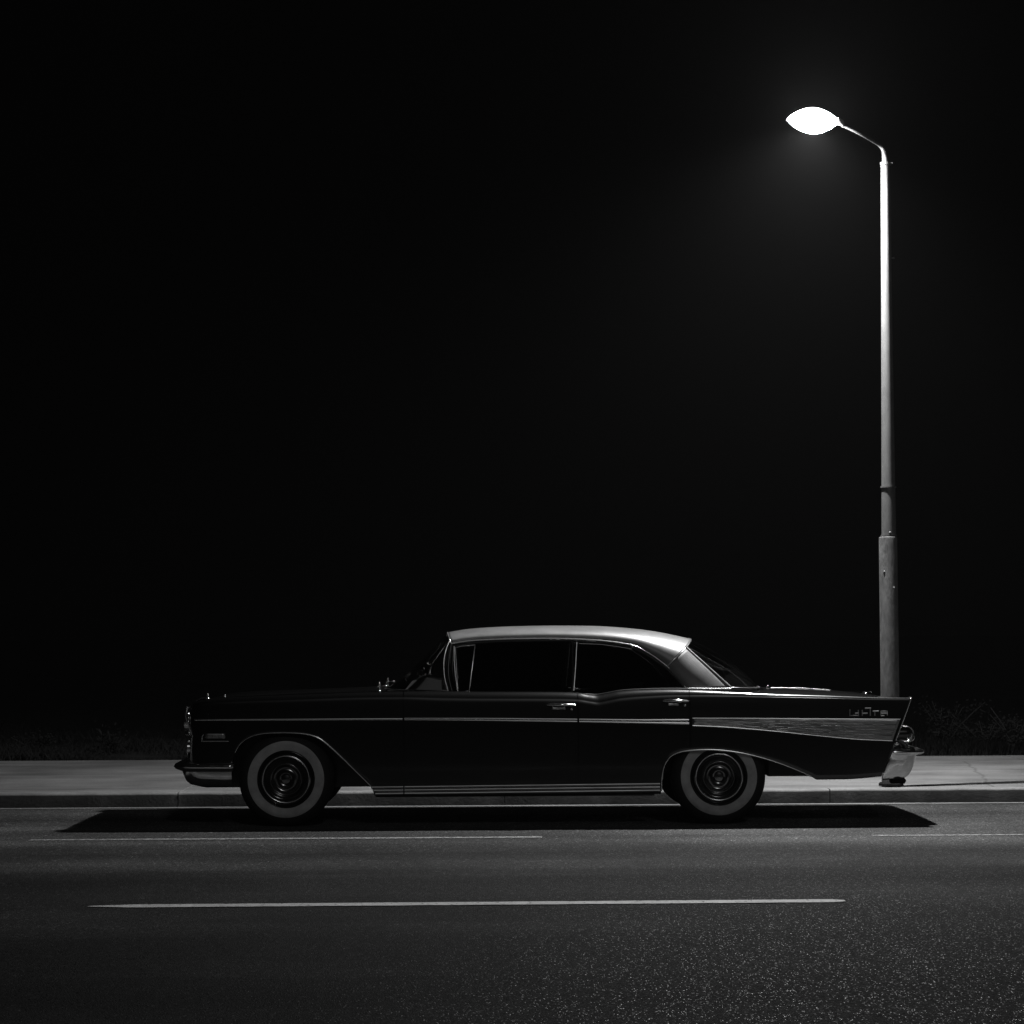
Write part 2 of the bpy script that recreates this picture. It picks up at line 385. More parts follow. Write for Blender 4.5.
for (u, v_) in ((888.8, 533), (883, 572), (892.5, 588)):
    q = LP(u, v_, PY); rr_ = r_at(17 if v_ > 540 else 14.6); q.x = max(-rr_ * .6, min(rr_ * .6, q.x)); yy = -math.sqrt(max(rr_**2 - q.x**2, 0)) - .002
    MB().ellipsoid((q.x, yy, q.z), (.011, .009, .011), 10, 6).build('bolt', polem, lamp_root)
MB().lathe([(0, 0), (.1, 0), (.1, .018), (.09, .03), (.08, .0)], (0, 0, .004), 'z', 6).build('base_flange', soil, lamp_root, 20)
HX = LP(813, 120.5, LY); root_end = LP(843, 125.5, LY + .05)
pa = [ptop, LP(884.7, 156, PY), LP(883.6, 150.5, PY - .02), LP(880, 146, PY - .04), LP(874, 142, PY - .08), LP(862, 135, LY + .1), root_end]
pa = smooth_poly(pa, 6); n_ = len(pa)
MB().tube(pa, [r_at(6.6 - 3.9 * min(1, i / (n_ * .55))) for i in range(n_)], 14).build('arm', polem, lamp_root, 60)
def bowl_k(t): return (1 - abs(t) ** 1.7) ** .8
rows = []
for t in np.linspace(-1, 1, 41):      # glass refractor: a flattened lens
    k = max(bowl_k(t), .0) * .97 + .03
    rows.append([(HX.x + t * .205, HX.y + .12 * k * math.cos(a), HX.z + (.105 if math.sin(a) < 0 else .10) * k * math.sin(a) - .008 * t) for a in np.linspace(0, 2 * math.pi, 33)[:-1]])
lensm = bpy.data.materials.new('lamp_glass'); lensm.use_nodes = True; nt = lensm.node_tree; nt.nodes.clear()
o_ = nt.nodes.new('ShaderNodeOutputMaterial'); ad = nt.nodes.new('ShaderNodeAddShader'); em = nt.nodes.new('ShaderNodeEmission'); tr_ = nt.nodes.new('ShaderNodeBsdfTransparent')
em.inputs['Strength'].default_value = 420; nt.links.new(em.outputs[0], ad.inputs[0]); nt.links.new(tr_.outputs[0], ad.inputs[1]); nt.links.new(ad.outputs[0], o_.inputs['Surface'])
MB().grid(rows, closed=True).build('lamp_bowl', lensm, lamp_root, 60)
hous = mat('housing_paint', .35, .5)
hd = MB().tube([(HX.x + .19, HX.y, HX.z - .006), (HX.x + .225, HX.y, HX.z - .014), tuple(root_end)], [.03, .024, .014], 16)
hd.build('lamp_fitter', hous, lamp_root, 60); hd = MB().tube([(HX.x - .215, HX.y, HX.z + .004), (HX.x - .19, HX.y, HX.z + .004)], [.008, .016], 10)
hd.build('lamp_finial', hous, lamp_root, 60)
ld = bpy.data.lights.new('street_lamp_light', 'SPOT'); ld.energy = 1900; ld.shadow_soft_size = .03; ld.spot_size = R(152); ld.spot_blend = .9
lo = bpy.data.objects.new('street_lamp_light', ld); COL.objects.link(lo); lo.parent = lamp_root; lo.location = (HX.x, HX.y, HX.z - .01)
lo.rotation_euler = (0, R(8), 0)

# ------------------------------------------------------------------ car
SIDE = 17.0; W = .95; YC = SIDE + W
X0 = P(550, 824, SIDE).x
car = empty('parked_car', (X0, YC, 0), label='long black 1950s sedan with silver roof, tail fins and whitewall tyres parked along the kerb', category='car')
def C(u, v, y):                     # side view measurement -> car space at lateral offset y (near side is negative)
    q = P(u, v, YC + y); return q.x - X0, q.z
def Cx(u): return C(u, 730, -W)[0]
def tab(tb, y=-W): return pchip([C(u, v, y) for u, v in tb])
low = tab([(189,768),(231,768),(234.5,753),(238,747),(243,741.5),(250,737.3),(258,734.8),(268,733.5),(285,733),(300,733.7),(310,735.2),(318,738),(326,743.5),(340,756),(356,772),(371,787),(376,797),(661,794),(662,776),(664,766.5),(668,759.5),(673,755),(682,751.8),(695,750.4),(708,750),(722,750.6),(741,753.2),(757,756.8),(775,762),(795,769.5),(812,777),(820,779.8),(860,779.5),(916,776.5)])
top = tab([(189,708),(193,703.5),(200,700.8),(212,699),(240,697),(300,694.7),(375,692.3),(440,691.5),(470,691.8),(560,692.2),(580,693),(590,694.6),(597,695.2),(606,693.8),(620,691.3),(640,690),(665,689.5),(690,690),(710,690.9),(740,692.3),(760,693.4),(830,695.8),(880,697.5),(916,698)])
wid = pchip([(Cx(189), .905), (Cx(200), .925), (Cx(235), .94), (Cx(330), .95), (Cx(640), .95), (Cx(760), .945), (Cx(860), .93), (Cx(916), .915)])
rad = pchip([(Cx(189), .03), (Cx(230), .05), (Cx(400), .06), (Cx(450), .075), (Cx(590), .075), (Cx(600), .08), (Cx(680), .06), (Cx(720), .045), (Cx(790), .028), (Cx(916), .018)])
xs812 = Cx(812)
zt, zb = C(912, 698, -W)[1], C(882, 778, -W)[1]
xt, xb = C(912, 698, -W)[0], C(882, 778, -W)[0]
def xend(z): return xb + (xt - xb) * (z - zb) / (zt - zb)
def shear(x, z):
    if x <= xs812: return x
    return xs812 + (x - xs812) * (xend(z) - xs812) / (xt - xs812)
def yside(x, z):                    # half width of the body skin
    w = wid(x)
    b = -.028 * ((z - .62) / .35) ** 2 if z > .62 else -.006 * ((z - .62) / .45) ** 2
    # sculpted scoop behind the doors, and the belt crease above the spear
    b += -.0015 * math.exp(-((z - .80) / .05) ** 2)
    return w + b
us = sorted(set([round(u, 2) for u in list(np.arange(190, 230, 1.5)) + list(np.arange(230, 380, 1.0)) + list(np.arange(380, 655, 1.5)) + list(np.arange(655, 680, .5)) + list(np.arange(680, 912, 2.0))] + [402.9, 403.8, 577.6, 578.5, 660.9, 661.3, 661.7, 689.6, 690.5, 912]))
NS = 18; NA = 7
def column(u, inset=0.0):
    x = Cx(u); zl = low(x); zt_ = top(x); r_ = rad(x); zs = zt_ - r_
    if zs < zl + .05: zs = zl + .05
    pts = []
    y0 = yside(x, zl)
    pts.append((shear(x, zl), y0 - .05, zl + .004)); pts.append((shear(x, zl), y0 - .004, zl))
    for i in range(NS + 1):
        z = zl + .006 + (zs - zl - .006) * i / NS; pts.append((shear(x, z), yside(x, z), z))
    ys = yside(x, zs)
    for k in range(1, NA + 1):
        a = k / NA * math.pi / 2; z = zs + (zt_ - zs) * math.sin(a); pts.append((shear(x, z), ys - r_ * (1 - math.cos(a)), z))
    pts.append((shear(x, zt_), wid(x) - .13, zt_ - .001))
    if inset: pts = [(p[0], p[1] - inset, p[2] - (inset * .5 if i > len(pts) - 4 else 0)) for i, p in enumerate(pts)]
    return pts
cols = [column(u) for u in us]
segs = [('front_fender', 190, 402.9), ('front_door', 403.8, 577.6), ('rear_door', 578.5, 689.6), ('rear_fender', 690.5, 912)]
def zv(v): return C(550, v, -W)[1]
parts = {}
for side in (-1, 1):
    for nm, ua, ub in segs:
        idx = [i for i, u in enumerate(us) if ua - .01 <= u <= ub + .01]
        rows = [[(p[0], side * p[1], p[2]) for p in cols[i]] for i in idx]
        if nm == 'rear_door':   # the door's lower rear corner is cut by the wheel arch: that part belongs to the fender
            j661 = [k for k, i in enumerate(idx) if us[i] <= 660.95][-1]
            jm = [k for k, i in enumerate(idx) if us[i] <= 689.7][-1]
            mb = MB(); mb2 = MB()
            for k in range(len(rows) - 1):
                for j in range(len(rows[0]) - 1):
                    zc = (rows[k][j][2] + rows[k+1][j+1][2]) / 2
                    uc = (us[idx[k]] + us[idx[k+1]]) / 2
                    lim = 690 if zc > zv(727) else 690 - (zv(727) - zc) / (zv(727) - zv(768)) * 30
                    tgt = mb if uc < max(lim, 660) else mb2
                    tgt.add([rows[k][j], rows[k][j+1], rows[k+1][j+1], rows[k+1][j]], [(0,1,2,3)])
            import bmesh
            def weld(m_, name):
                me = bpy.data.meshes.new(name); me.from_pydata(m_.v, [], m_.f); bm = bmesh.new(); bm.from_mesh(me)
                bmesh.ops.remove_doubles(bm, verts=bm.verts, dist=1e-5); bmesh.ops.recalc_face_normals(bm, faces=bm.faces); bm.to_mesh(me); bm.free(); return me
            parts[(nm, side)] = link(nm, weld(mb, nm), car, paint, 60)
            extra = mb2
        elif nm == 'rear_fender':
            mb = MB(); mb.v = list(extra.v); mb.f = list(extra.f); mb.grid(rows)
            last = rows[-1]; mb.grid([last, [(p[0] - .004, side * max(abs(p[1]) - .13, .78) if abs(p[1]) > .80 else p[1], p[2]) for p in last]])
            parts[(nm, side)] = link(nm, weld(mb, nm), car, paint, 45)
        else:
            parts[(nm, side)] = MB().grid(rows).build(nm, paint, car, 60)
        o = parts[(nm, side)]
# inner body: skins behind the panels, floor, bulkheads, decks
bd = MB()
for side in (-1, 1):
    rows = [[(p[0], side * p[1], p[2]) for p in column(u, .018)] for u in us[2:-3]]
    bd.grid(rows)
xf, xr = Cx(200), Cx(880)
zfl = .20
bd.box((xf, -.62, .26), (Cx(376), .62, .80)); bd.box((Cx(376), -.86, zfl), (Cx(655), .86, .30)); bd.box((Cx(655), -.62, .36), (Cx(770), .62, .80)); bd.box((Cx(770), -.84, .33), (Cx(880), .84, .80))
bd.box((Cx(192), -.84, .42), (Cx(232), .84, .80)); bd.box((Cx(378), -.84, .30), (Cx(392), .84, .86)); bd.box((Cx(664), -.84, .60), (Cx(676), .84, .84))
def deck(ua, ub, ctab, yh, n=20, m=20):
    cz = pchip([C(u, v, 0) for u, v in ctab]); rows = []
    for i in range(n + 1):
        u = ua + (ub - ua) * i / n; x = Cx(u); ze = top(x) + .0015
        rows.append([(x, yh * s_, ze + (cz(x) - ze) * (1 - abs(s_) ** 2.4)) for s_ in np.linspace(-1, 1, m + 1)])
    return rows
bd.grid(deck(385.6, 452, [(384, 688), (452, 689.2)], .83))
bd.grid([[(x_, y_, z_ - .004) for x_, y_, z_ in row] for row in deck(676, 778, [(676, 688), (757, 688), (778, 688.6)], .83)])
bd.build('body', matte if False else paint, car, 40)
# wheel housings
for side in (-1, 1):
    for cu in (286.5, 718):
        x = Cx(cu); rows = []
        for a in np.linspace(.0, math.pi, 22):
            rr_ = .43 if cu < 400 else .40
            xa = x + rr_ * 1.12 * math.cos(a); rows.append([(xa, side * y, max(.33 + rr_ * math.sin(a), low(xa) + .02)) for y in (.60, .86)])
        MB().grid(rows).build('wheel_housing', matte, car, 60, solid=.004)
# bonnet
cz = pchip([C(u, v, 0) for u, v in [(195,709),(197,704.5),(203,700.5),(215,697.8),(250,694.4),(300,691.6),(375,688.0),(390,687.6)]])
rows = []
for u in [195,195.6,196.5,197.5,199,201,204,208,214,222,235,250,270,300,330,355,375,384.6]:
    x = Cx(u); ze = top(x) + .002; c_ = cz(x)
    rows.append([(x + (.03 * abs(s_) ** 4 if u < 200 else 0), .825 * s_, ze + (c_ - ze) * (1 - abs(s_) ** 2.2) + .012 * math.exp(-(s_ / .12) ** 2) * min(1, (u - 195) / 30)) for s_ in np.linspace(-1, 1, 41)])
MB().grid(rows).build('bonnet', paint, car, 60)
# boot lid running down into the tail panel
bc = [(758.5,687.8),(780,687.8),(800,688.6),(825,690),(850,692),(868,694),(880,696.5),(888,700),(892,706),(893,720),(889.5,745),(884,765)]
be = [(758.5,693.9),(780,694.8),(800,695.4),(825,696.1),(850,696.8),(868,697.6),(880,699.5),(888,703),(892,708),(893,720),(889.5,745),(884,765)]
pc = smooth_poly([(*C(u, v, 0), 0) for u, v in bc], 5); pe = smooth_poly([(*C(u, v, -.83), 0) for u, v in be], 5)
rows = []
for a, b in zip(pc, pe):
    rows.append([(b.x + (a.x - b.x) * (1 - abs(s_) ** 3), .83 * s_, b.y + (a.y - b.y) * (1 - abs(s_) ** 2.4)) for s_ in np.linspace(-1, 1, 31)])
MB().grid(rows).build('boot_lid', paint, car, 60)
# front panel
rows = []
for v_ in np.linspace(708, 768, 14):
    x, z = C(190.5 + 2.0 * math.sin((v_ - 708) / 60 * math.pi), v_, -.9)
    rows.append([(x + .0 - .0 + .02 * abs(s_) ** 6, .90 * s_, z) for s_ in np.linspace(-1, 1, 25)])
MB().grid(rows).build('front_panel', paint, car, 60)
xg = C(192, 740, -.93)[0]
gr = MB()
for k in range(5):
    z = .47 + k * .065; gr.tube([(xg - .012, y, z) for y in np.linspace(-.55, .55, 9)], .011, 8)
for k in range(15):
    y = -.525 + k * .075; gr.tube([(xg - .004, y, .46), (xg - .004, y, .74)], .006, 6)
gr.tube([(xg - .015, -.58, .45), (xg - .015, -.58, .76), (xg - .015, .58, .76), (xg - .015, .58, .45), (xg - .015, -.58, .45)], .016, 8)
gr.build('grille', chrome, car)
for side in (-1, 1):
    x, z = C(190, 721, -.78)
    h = MB().lathe([(.094, .05), (.102, .0), (.098, -.028), (.085, -.03), (.08, -.01)], (x, side * .79, z), 'x', 40).build('headlight', chrome, car)
    MB().lathe_e((x - .005, side * .79, z), (.028, .08, .08), 28, 12).build('lens', glass_mat('headlight_glass', .8) if side < 0 else bpy.data.materials['headlight_glass'], h)
    MB().lathe([(.0, .012), (.078, .012)], (x - .012, side * .79, z), 'x', 24).build('reflector', satin, h)
    x, z = C(191, 748, -.78)
    p_ = MB().lathe([(.058, .03), (.062, -.012), (.05, -.016), (.045, 0)], (x - .004, side * .80, z), 'x', 28).build('parking_light', chrome, car)
    MB().lathe_e((x - .006, side * .80, z), (.018, .046, .046), 20, 10).build('lens', white_rub, p_)
    # bright fender-front moulding
    pts = [(*C(u, v, -.9),) for u, v in [(188.5, 707), (187.3, 712), (188, 719), (190.5, 727), (193, 734), (192.5, 741), (192.5, 752), (193, 762)]]
    MB().tube(smooth_poly([(a - .006, side * .902, b) for a, b in pts], 5), .0095, 8, flat=1.6).build('front_moulding', trimc, car, 60)
# bumpers: lofted rows round the ends
def bumper(rows_def, sgn, name, n=26, m=chrome):
    rows = []
    for (z, xs_, xe, w, r_) in rows_def:
        line_ = []
        half = [(xs_, w)]
        for t in np.linspace(0, 1, 12)[0:]:
            half.append((xs_ + (xe - sgn * -r_ - xs_) * t if False else xs_ + ((xe - sgn * r_) - xs_) * t, w - .012 * t * t))
        for a in np.linspace(0, math.pi / 2, 9)[1:]:
            half.append((xe - sgn * r_ + sgn * r_ * math.sin(a), w - .012 - r_ * (1 - math.cos(a))))
        for t in np.linspace(0, 1, 7)[1:]:
            half.append((xe + sgn * .015 * math.sin(t * math.pi / 2), (w - .012 - r_) * (1 - t)))
        full = [(x, -y, z) for x, y in half] + [(x, y, z) for x, y in half[::-1][1:]]
        rows.append(full)
    return MB().grid(rows)
fb = []
for v_, ue, off, r_ in [(760.2, 189, -.01, .12), (760.8, 183, .012, .13), (762.3, 179.3, .028, .14), (764.5, 178, .034, .15), (766.6, 180, .028, .14), (768.2, 184.5, .012, .13), (769.2, 186.3, .002, .13),
                        (773, 187.6, .001, .13), (777.5, 189.5, -.004, .13), (779.5, 191, -.014, .13), (782, 193.5, -.04, .12), (784.4, 197, -.075, .11), (786, 201, -.12, .1), (785, 206, -.15, .08)]:
    x1, z = C(ue, v_, -.6 if ue < 195 else -.7); xs_ = C(233.5 if v_ < 769 else 231.5, v_, -W)[0]
    fb.append((z, xs_, x1, .945 + off, r_))
b_ = bumper(fb, -1, 'front_bumper').build('front_bumper', chrome, car, 50, solid=.006)
for side in (-1, 1):
    x, z = C(187, 764, -.9)
    MB().tube([(x + .03, side * .38, z + .11), (x + .005, side * .38, z + .02), (x + .01, side * .38, z - .06), (x + .05, side * .38, z - .12)], [.03, .042, .042, .03], 14).build('bumper_guard', chrome, b_, 60)
rb = []
for v_, us_, ue, off, r_ in [(748, 896, 917, -.03, .1), (750.2, 893.6, 924, .006, .12), (751.8, 892.6, 925, .01, .12), (753.2, 892, 923, .006, .12), (754.8, 891.5, 917, .0, .12), (760, 889.5, 915.5, .0, .12), (766, 887, 914, -.002, .12), (771, 885.3, 912, -.008, .12), (775, 884, 909, -.01, .11), (777.5, 883.2, 905.5, -.014, .1), (779, 884, 902, -.05, .1), (779.2, 887, 899, -.09, .08)]:
    x1, z = C(ue, v_, -.85); xs_ = C(us_, v_, -W)[0]; rb.append((z, xs_, x1, .935 + off, r_))
b2 = bumper(rb, 1, 'rear_bumper').build('rear_bumper', chrome, car, 50, solid=.006)
for side in (-1, 1):
    x, z = C(897, 780.5, -.8)
    MB().tube([(x - .05, side * .80, z + .004), (x - .04, side * .8, z + .0), (x + .05, side * .8, z), (x + .06, side * .8, z + .004)], [.012, .022, .022, .01], 14, flat=2.4).build('bumper_bracket', matte, b2, 60)
    MB().tube([(x + .02, side * .45, z + .34), (x + .14, side * .45, z + .24), (x + .12, side * .45, z + .1)], [.03, .045, .03], 12).build('bumper_guard', chrome, b2, 60)
    # tail lamp under the fin
    x, z = C(902, 733.5, -.88)
    t_ = MB().lathe([(.05, -.11), (.05, .03), (.046, .05), (.038, .058), (.001, .06)], (x, side * .845, z), 'x', 32).build('tail_light', paint, car)
    bz = [C(u, v_, -.9) for u, v_ in [(904, 726.3), (909, 726.8), (912.8, 730), (914.2, 735), (913.4, 739.6), (909.5, 741.4), (904, 741.5)]]
    for yy in (.80, .895): MB().tube(smooth_poly([(a_, side * yy, b_) for a_, b_ in bz], 5), .0045, 8).build('bezel', chrome, t_, 60)
    MB().lathe_e((x + .05, side * .845, z), (.03, .042, .042), 24, 12).build('lens', mat('tail_lens', .03, .15, coat=1), t_)
    # chrome edge down the fin
    fp = [(911.8, 698.2), (908, 708.5), (901, 727), (894.5, 744)]
    MB().tube(smooth_poly([(C(u, v, -W)[0] + .004, side * (yside(C(u, v, -W)[0], C(u, v, -W)[1]) - .012), C(u, v, -W)[1]) for u, v in fp], 6), .007, 8, flat=1.5).build('fin_trim', trimc, parts[('rear_fender', side)], 60)
    x, z = C(896.5, 743.5, -.92)
    MB().ellipsoid((x, side * .915, z), (.022, .02, .02), 16, 10).build('reflector', chrome, b2, 60)
    ptip = C(911.5, 698, -W); MB().ellipsoid((ptip[0] + .002, side * (wid(ptip[0]) - .05), ptip[1] - .002), (.010, .05, .008), 12, 8).build('fin_cap', chrome, parts[('rear_fender', side)], 60)

# mouldings laid on the skin
def on_skin(u, v_, side, off=0.0):
    x, z = C(u, v_, -W); return Vector((x, side * (yside(x, z) + off), z))
def strip(tops, bots, side, prot, name, m, parent, n=60, prof=9, ua=None, ub=None):
    ft = pchip(tops); fb_ = pchip(bots); ua = ua or tops[0][0]; ub = ub or tops[-1][0]; rows = []
    for i in range(n + 1):
        u = ua + (ub - ua) * i / n; row = []
        for k in range(prof + 1):
            a = math.pi * k / prof; t = (1 - math.cos(a)) / 2; v_ = ft(u) + (fb_(u) - ft(u)) * t
            row.append(on_skin(u, v_, side, math.sin(a) * prot - .001))
        rows.append(row)
    mb = MB().grid(rows); k = len(mb.v); nc = prof + 1
    mb.f.append(tuple(range(nc))); mb.f.append(tuple(k - nc + j for j in range(nc)))
    return mb.build(name, m, parent, 60)
for side in (-1, 1):
    # side spear, one length per panel
    T = [(194, 718.9), (300, 718.2), (403, 717.6), (470, 717.6), (578, 718.4), (640, 718.8), (690, 718.6)]
    B = [(194, 721.2), (300, 720.7), (403, 720.4), (470, 721.0), (578, 722.6), (640, 723.8), (690, 725)]
    for nm, a, b in (('front_fender', 194, 402.5), ('front_door', 404.2, 577.2), ('rear_door', 579.2, 689.0)):
        par = parts[(nm, side)]
        ft = pchip(T); fb_ = pchip(B)
        # two rounded beads with a groove between
        mid_ = lambda t: [(u, T_[1] + (B_[1] - T_[1]) * t) for (u, T_), (B_) in zip([(p[0], p) for p in T], B)]
        m1 = mid_(.42); m2 = mid_(.52)
        if nm == 'front_fender': strip(T, B, side, .007, 'side_moulding', trimc, par, 60, 8, a, b)
        else:
            strip(T, m1, side, .005, 'side_moulding', trimc, par, 50, 7, a, b)
            strip(m2, B, side, .008, 'side_moulding', trimc, par, 50, 7, a, b)
    # flared brushed panel on the rear fender
    fT = [(692.5, 718.2), (740, 718.3), (800, 718.7), (850, 719.0), (905, 719.4)]
    fB = [(692.5, 725.6), (720, 726.8), (740, 728.2), (780, 731.8), (820, 736.0), (860, 739.6), (905, 741.5)]
    ft = pchip(fT); fb_ = pchip(fB); rows = []
    for i in range(71):
        s_ = i / 70; row = []
        for k in range(17):
            t = k / 16; uT = 692.5 + (901 - 692.5) * s_; uB = 692.5 + (893 - 692.5) * s_; u = uT + (uB - uT) * t
            v_ = ft(u) + (fb_(u) - ft(u)) * t
            row.append(on_skin(u, v_, side, .004 + .0012 * math.sin(k * math.pi)))
        rows.append(row)
    fp_ = MB().grid(rows).build('flare_panel', satin, parts[('rear_fender', side)], 60, solid=.003)
    gv = MB()
    for k in range(1, 8):
        t = k / 8; gv.tube([on_skin(u, ft(u) + (fb_(u) - ft(u)) * t, side, .006) for u in np.linspace(694, 899 - 8 * t, 40)], .0022, 6)
    gv.build('ribs', hubchrome, fp_, 60)
    MB().tube([on_skin(u, ft(u), side, .005) for u in np.linspace(692.5, 901, 50)], .0042, 8).build('panel_edge', trimc, fp_, 60)
    MB().tube([on_skin(u, fb_(u), side, .004) for u in np.linspace(692.5, 893, 50)], [.0075 - .0035 * min(1, i / 30) for i in range(50)], 8).build('panel_edge', trimc, fp_, 60)
    # arch trims
    fa = [(234.6, 753), (238, 746.6), (243, 741.2), (250, 737), (258, 734.5), (268, 733.2), (285, 732.8), (300, 733.4), (310, 735), (318, 737.8), (326, 743.2), (340, 755.8), (356, 771.6), (371, 786.5), (374, 792)]
    pts = smooth_poly([on_skin(u, v_, side, .0) for u, v_ in fa], 4)
    n_ = len(pts); MB().tube(pts, [.0045 + .004 * math.exp(-((i - n_ * .68) / (n_ * .12)) ** 2) for i in range(n_)], 8).build('arch_trim', trimc, parts[('front_fender', side)], 60)
    ra = [(661.5, 791), (661.6, 782), (662.2, 775), (664.2, 766), (668, 759.3), (673, 754.8), (682, 751.5), (695, 750.1), (708, 749.7), (722, 750.3), (741, 752.9), (757, 756.5), (775, 761.7), (795, 769.2), (812, 776.7)]
    pts = smooth_poly([on_skin(u, v_, side, .0) for u, v_ in ra], 4)
    n_ = len(pts); MB().tube(pts, [.005 + .003 * math.exp(-((i - n_ * .55) / (n_ * .2)) ** 2) for i in range(n_)], 8).build('arch_trim', trimc, parts[('rear_fender', side)], 60)
    # ribbed sill trim
    for nm, a, b in (('front_fender', 372.5, 403.2), ('front_door', 404.6, 660)):
        par = parts[(nm, side)] if nm == 'front_fender' else car
        for (t0, t1) in ((0, .3), (.34, .64), (.68, 1)):
            def lv(t): return [(u, 786.0 - (u - 371) * .0120 + t * 9.6) for u in (370, 450, 560, 662)]
            if t0 == 0: s0 = strip(lv(t0), lv(t1), side, .010, 'sill_trim', satin, par, 40, 6, a + (0 if nm != 'front_fender' else -1), b)
            else: strip(lv(t0), lv(t1), side, .010, 'rib', satin, s0, 40, 6, a + (4 * t0 if nm == 'front_fender' else 0), b)
    # door handles
    for nm, u0, u1, v0 in (('front_door', 547, 575.5, 704.8), ('rear_door', 663, 689, 700.8)):
        h = MB(); pts = [on_skin(u0 + (u1 - u0) * t, v0 + .5 * math.sin(t * 3.1) * -1 + t * .6, side, .012 + .022 * math.sin(math.pi * min(1, t * 1.05))) for t in np.linspace(0, 1, 12)]
        h.tube(pts, [.005 + .005 * math.sin(math.pi * t) ** .6 for t in np.linspace(0, 1, 12)], 10)
        h.build('handle', chrome, parts[(nm, side)], 60)
        hp = MB()
        rows = [[on_skin(u, v0 + dv, side, .003 + .004 * math.sin(math.pi * k / 4)) for k, dv in enumerate((2.2, 2.9, 3.6, 4.3, 5.0))] for u in np.linspace(u0 + 5, u1 - 10, 10)]
        hp.grid(rows); hp.build('handle_plate', satin, parts[(nm, side)], 60, solid=.002)
        MB().ellipsoid(on_skin(u1 - 4, v0 + 4.2, side, .008), (.012, .012, .012), 14, 8).build('lock_button', chrome, parts[(nm, side)], 60)
    # badge on the front fender
    bg = MB()
    bg.grid([[on_skin(u, v_, side, .004) for v_ in np.linspace(733.6, 738.6, 5)] for u in np.linspace(205, 225, 8)])
    badge = bg.build('fender_badge', satin, parts[('front_fender', side)], 60, solid=.004)
    MB().tube([on_skin(u, 741.3, side, .004) for u in np.linspace(201, 228.5, 8)], .005, 8).build('badge_bar', trimc, badge, 60)
    MB().tube([on_skin(203.2, 734.5, side, .004), on_skin(201.8, 736.5, side, .004), on_skin(201.3, 741.3, side, .004)], .0045, 8).build('badge_bar', trimc, badge, 60)
    lt = MB()
    for seg in ([(207.5, 737.8), (207.5, 734.8), (210, 735.2), (207.8, 736.4)], [(212, 735), (212, 737.8)], [(214, 737.8), (215.2, 734.8), (216.4, 737.8)], [(218.5, 734.8), (218.5, 737.8), (220.5, 737.8)], [(222.3, 735), (222.3, 737.9)]):
        lt.tube([on_skin(u, v_, side, .008) for u, v_ in seg], .0022, 6)
    lt.build('badge_lettering', chrome, badge, 60)
    for (u, v0, v1) in ((207.8, 713, 718), (215, 714, 718.6)):
        MB().tube([on_skin(u, v0, side, .004), on_skin(u + .2, v1, side, .004)], .004, 8).build('ornament', hubchrome, parts[('front_fender', side)], 60)
    # lettering on the fin
    lt = MB(); dx = 0
    strokes = [[(850.4, 709.4), (850.2, 715.8), (859, 715.6), (858.8, 710)], [(855.6, 713.4), (859, 713.3)], [(862.8, 710), (862.8, 716)], [(863, 713.5), (868, 713.3)],
               [(865.5, 708.4), (871.6, 708.4)], [(870.8, 708.4), (870.8, 716)], [(875.4, 711.4), (875.4, 716)], [(873.4, 711.4), (879.4, 711.2)], [(881.5, 716), (881.5, 711.3), (888, 711.3), (888, 715.8)], [(881.7, 713.5), (888, 713.5)], [(881.5, 716), (885, 715.8)]]
    for s_ in strokes: lt.tube([on_skin(u, v_, side, .004) for u, v_ in s_], .0046, 6, flat=.7)
    lt.build('lettering', satin, parts[('rear_fender', side)], 60)

# ornaments on the bonnet and fender tops
orn = MB(); pts = [C(u, v, -.35) for u, v in [(196, 702.3), (200, 700.3), (205, 699.2), (208.5, 698.8)]]
orn.tube(smooth_poly([(a, -.35, b + .010) for a, b in pts], 5), .006, 8)
orn.build('bonnet_moulding', chrome, car, 60); orn = MB(); x, z = C(207.8, 695, 0); orn.ellipsoid((x, 0, z), (.008, .01, .014), 12, 8); x, z = C(207.8, 698.5, 0); orn.ellipsoid((x, 0, z), (.014, .012, .009), 12, 8)
orn.build('bonnet_ornament', chrome, car, 60); orn = MB(); x, z = C(224.5, 695.3, 0); orn.ellipsoid((x, 0, z), (.011, .012, .011), 12, 8)
orn.build('bonnet_ornament', chrome, car, 60)
for side in (-1, 1):
    mr = MB(); x, z = C(379.5, 687, -.80); mr.tube([(x, side * .80, z - .045), (x, side * .80, z + .02)], .005, 8); mr.ellipsoid((x - .002, side * .80, z + .022), (.009, .016, .016), 12, 8)
    mr.ellipsoid((x + .04, side * .80, z + .008), (.014, .01, .007), 12, 8); mr.tube([(x, side * .80, z + .005), (x + .04, side * .80, z + .008)], .003, 6); mr.ellipsoid((x, side * .80, z - .03), (.011, .011, .011), 12, 8)
    mr.ellipsoid((x - .013, side * .80, z), (.009, .009, .009), 12, 8)
    mr.build('side_mirror', chrome, parts[('front_fender', side)], 60)
x, z = C(771, 688, -.2); bx = C(868, 694, -.2)
tr = MB(); tr.ellipsoid((x, 0, z + .004), (.013, .016, .013), 12, 8); tr.tube([(x + .02, 0, C(774, 688.2, 0)[1] + .003), (C(800, 688.6, 0)[0], 0, C(800, 688.4, 0)[1] + .003), (C(830, 690.2, 0)[0], 0, C(830, 690.2, 0)[1] + .002)], .004, 8)
tr.build('boot_moulding', chrome, car, 60)
tr = MB(); x, z = C(865, 693.5, 0); tr.ellipsoid((x, 0, z), (.02, .06, .014), 14, 8); tr.build('boot_handle', chrome, car, 60)

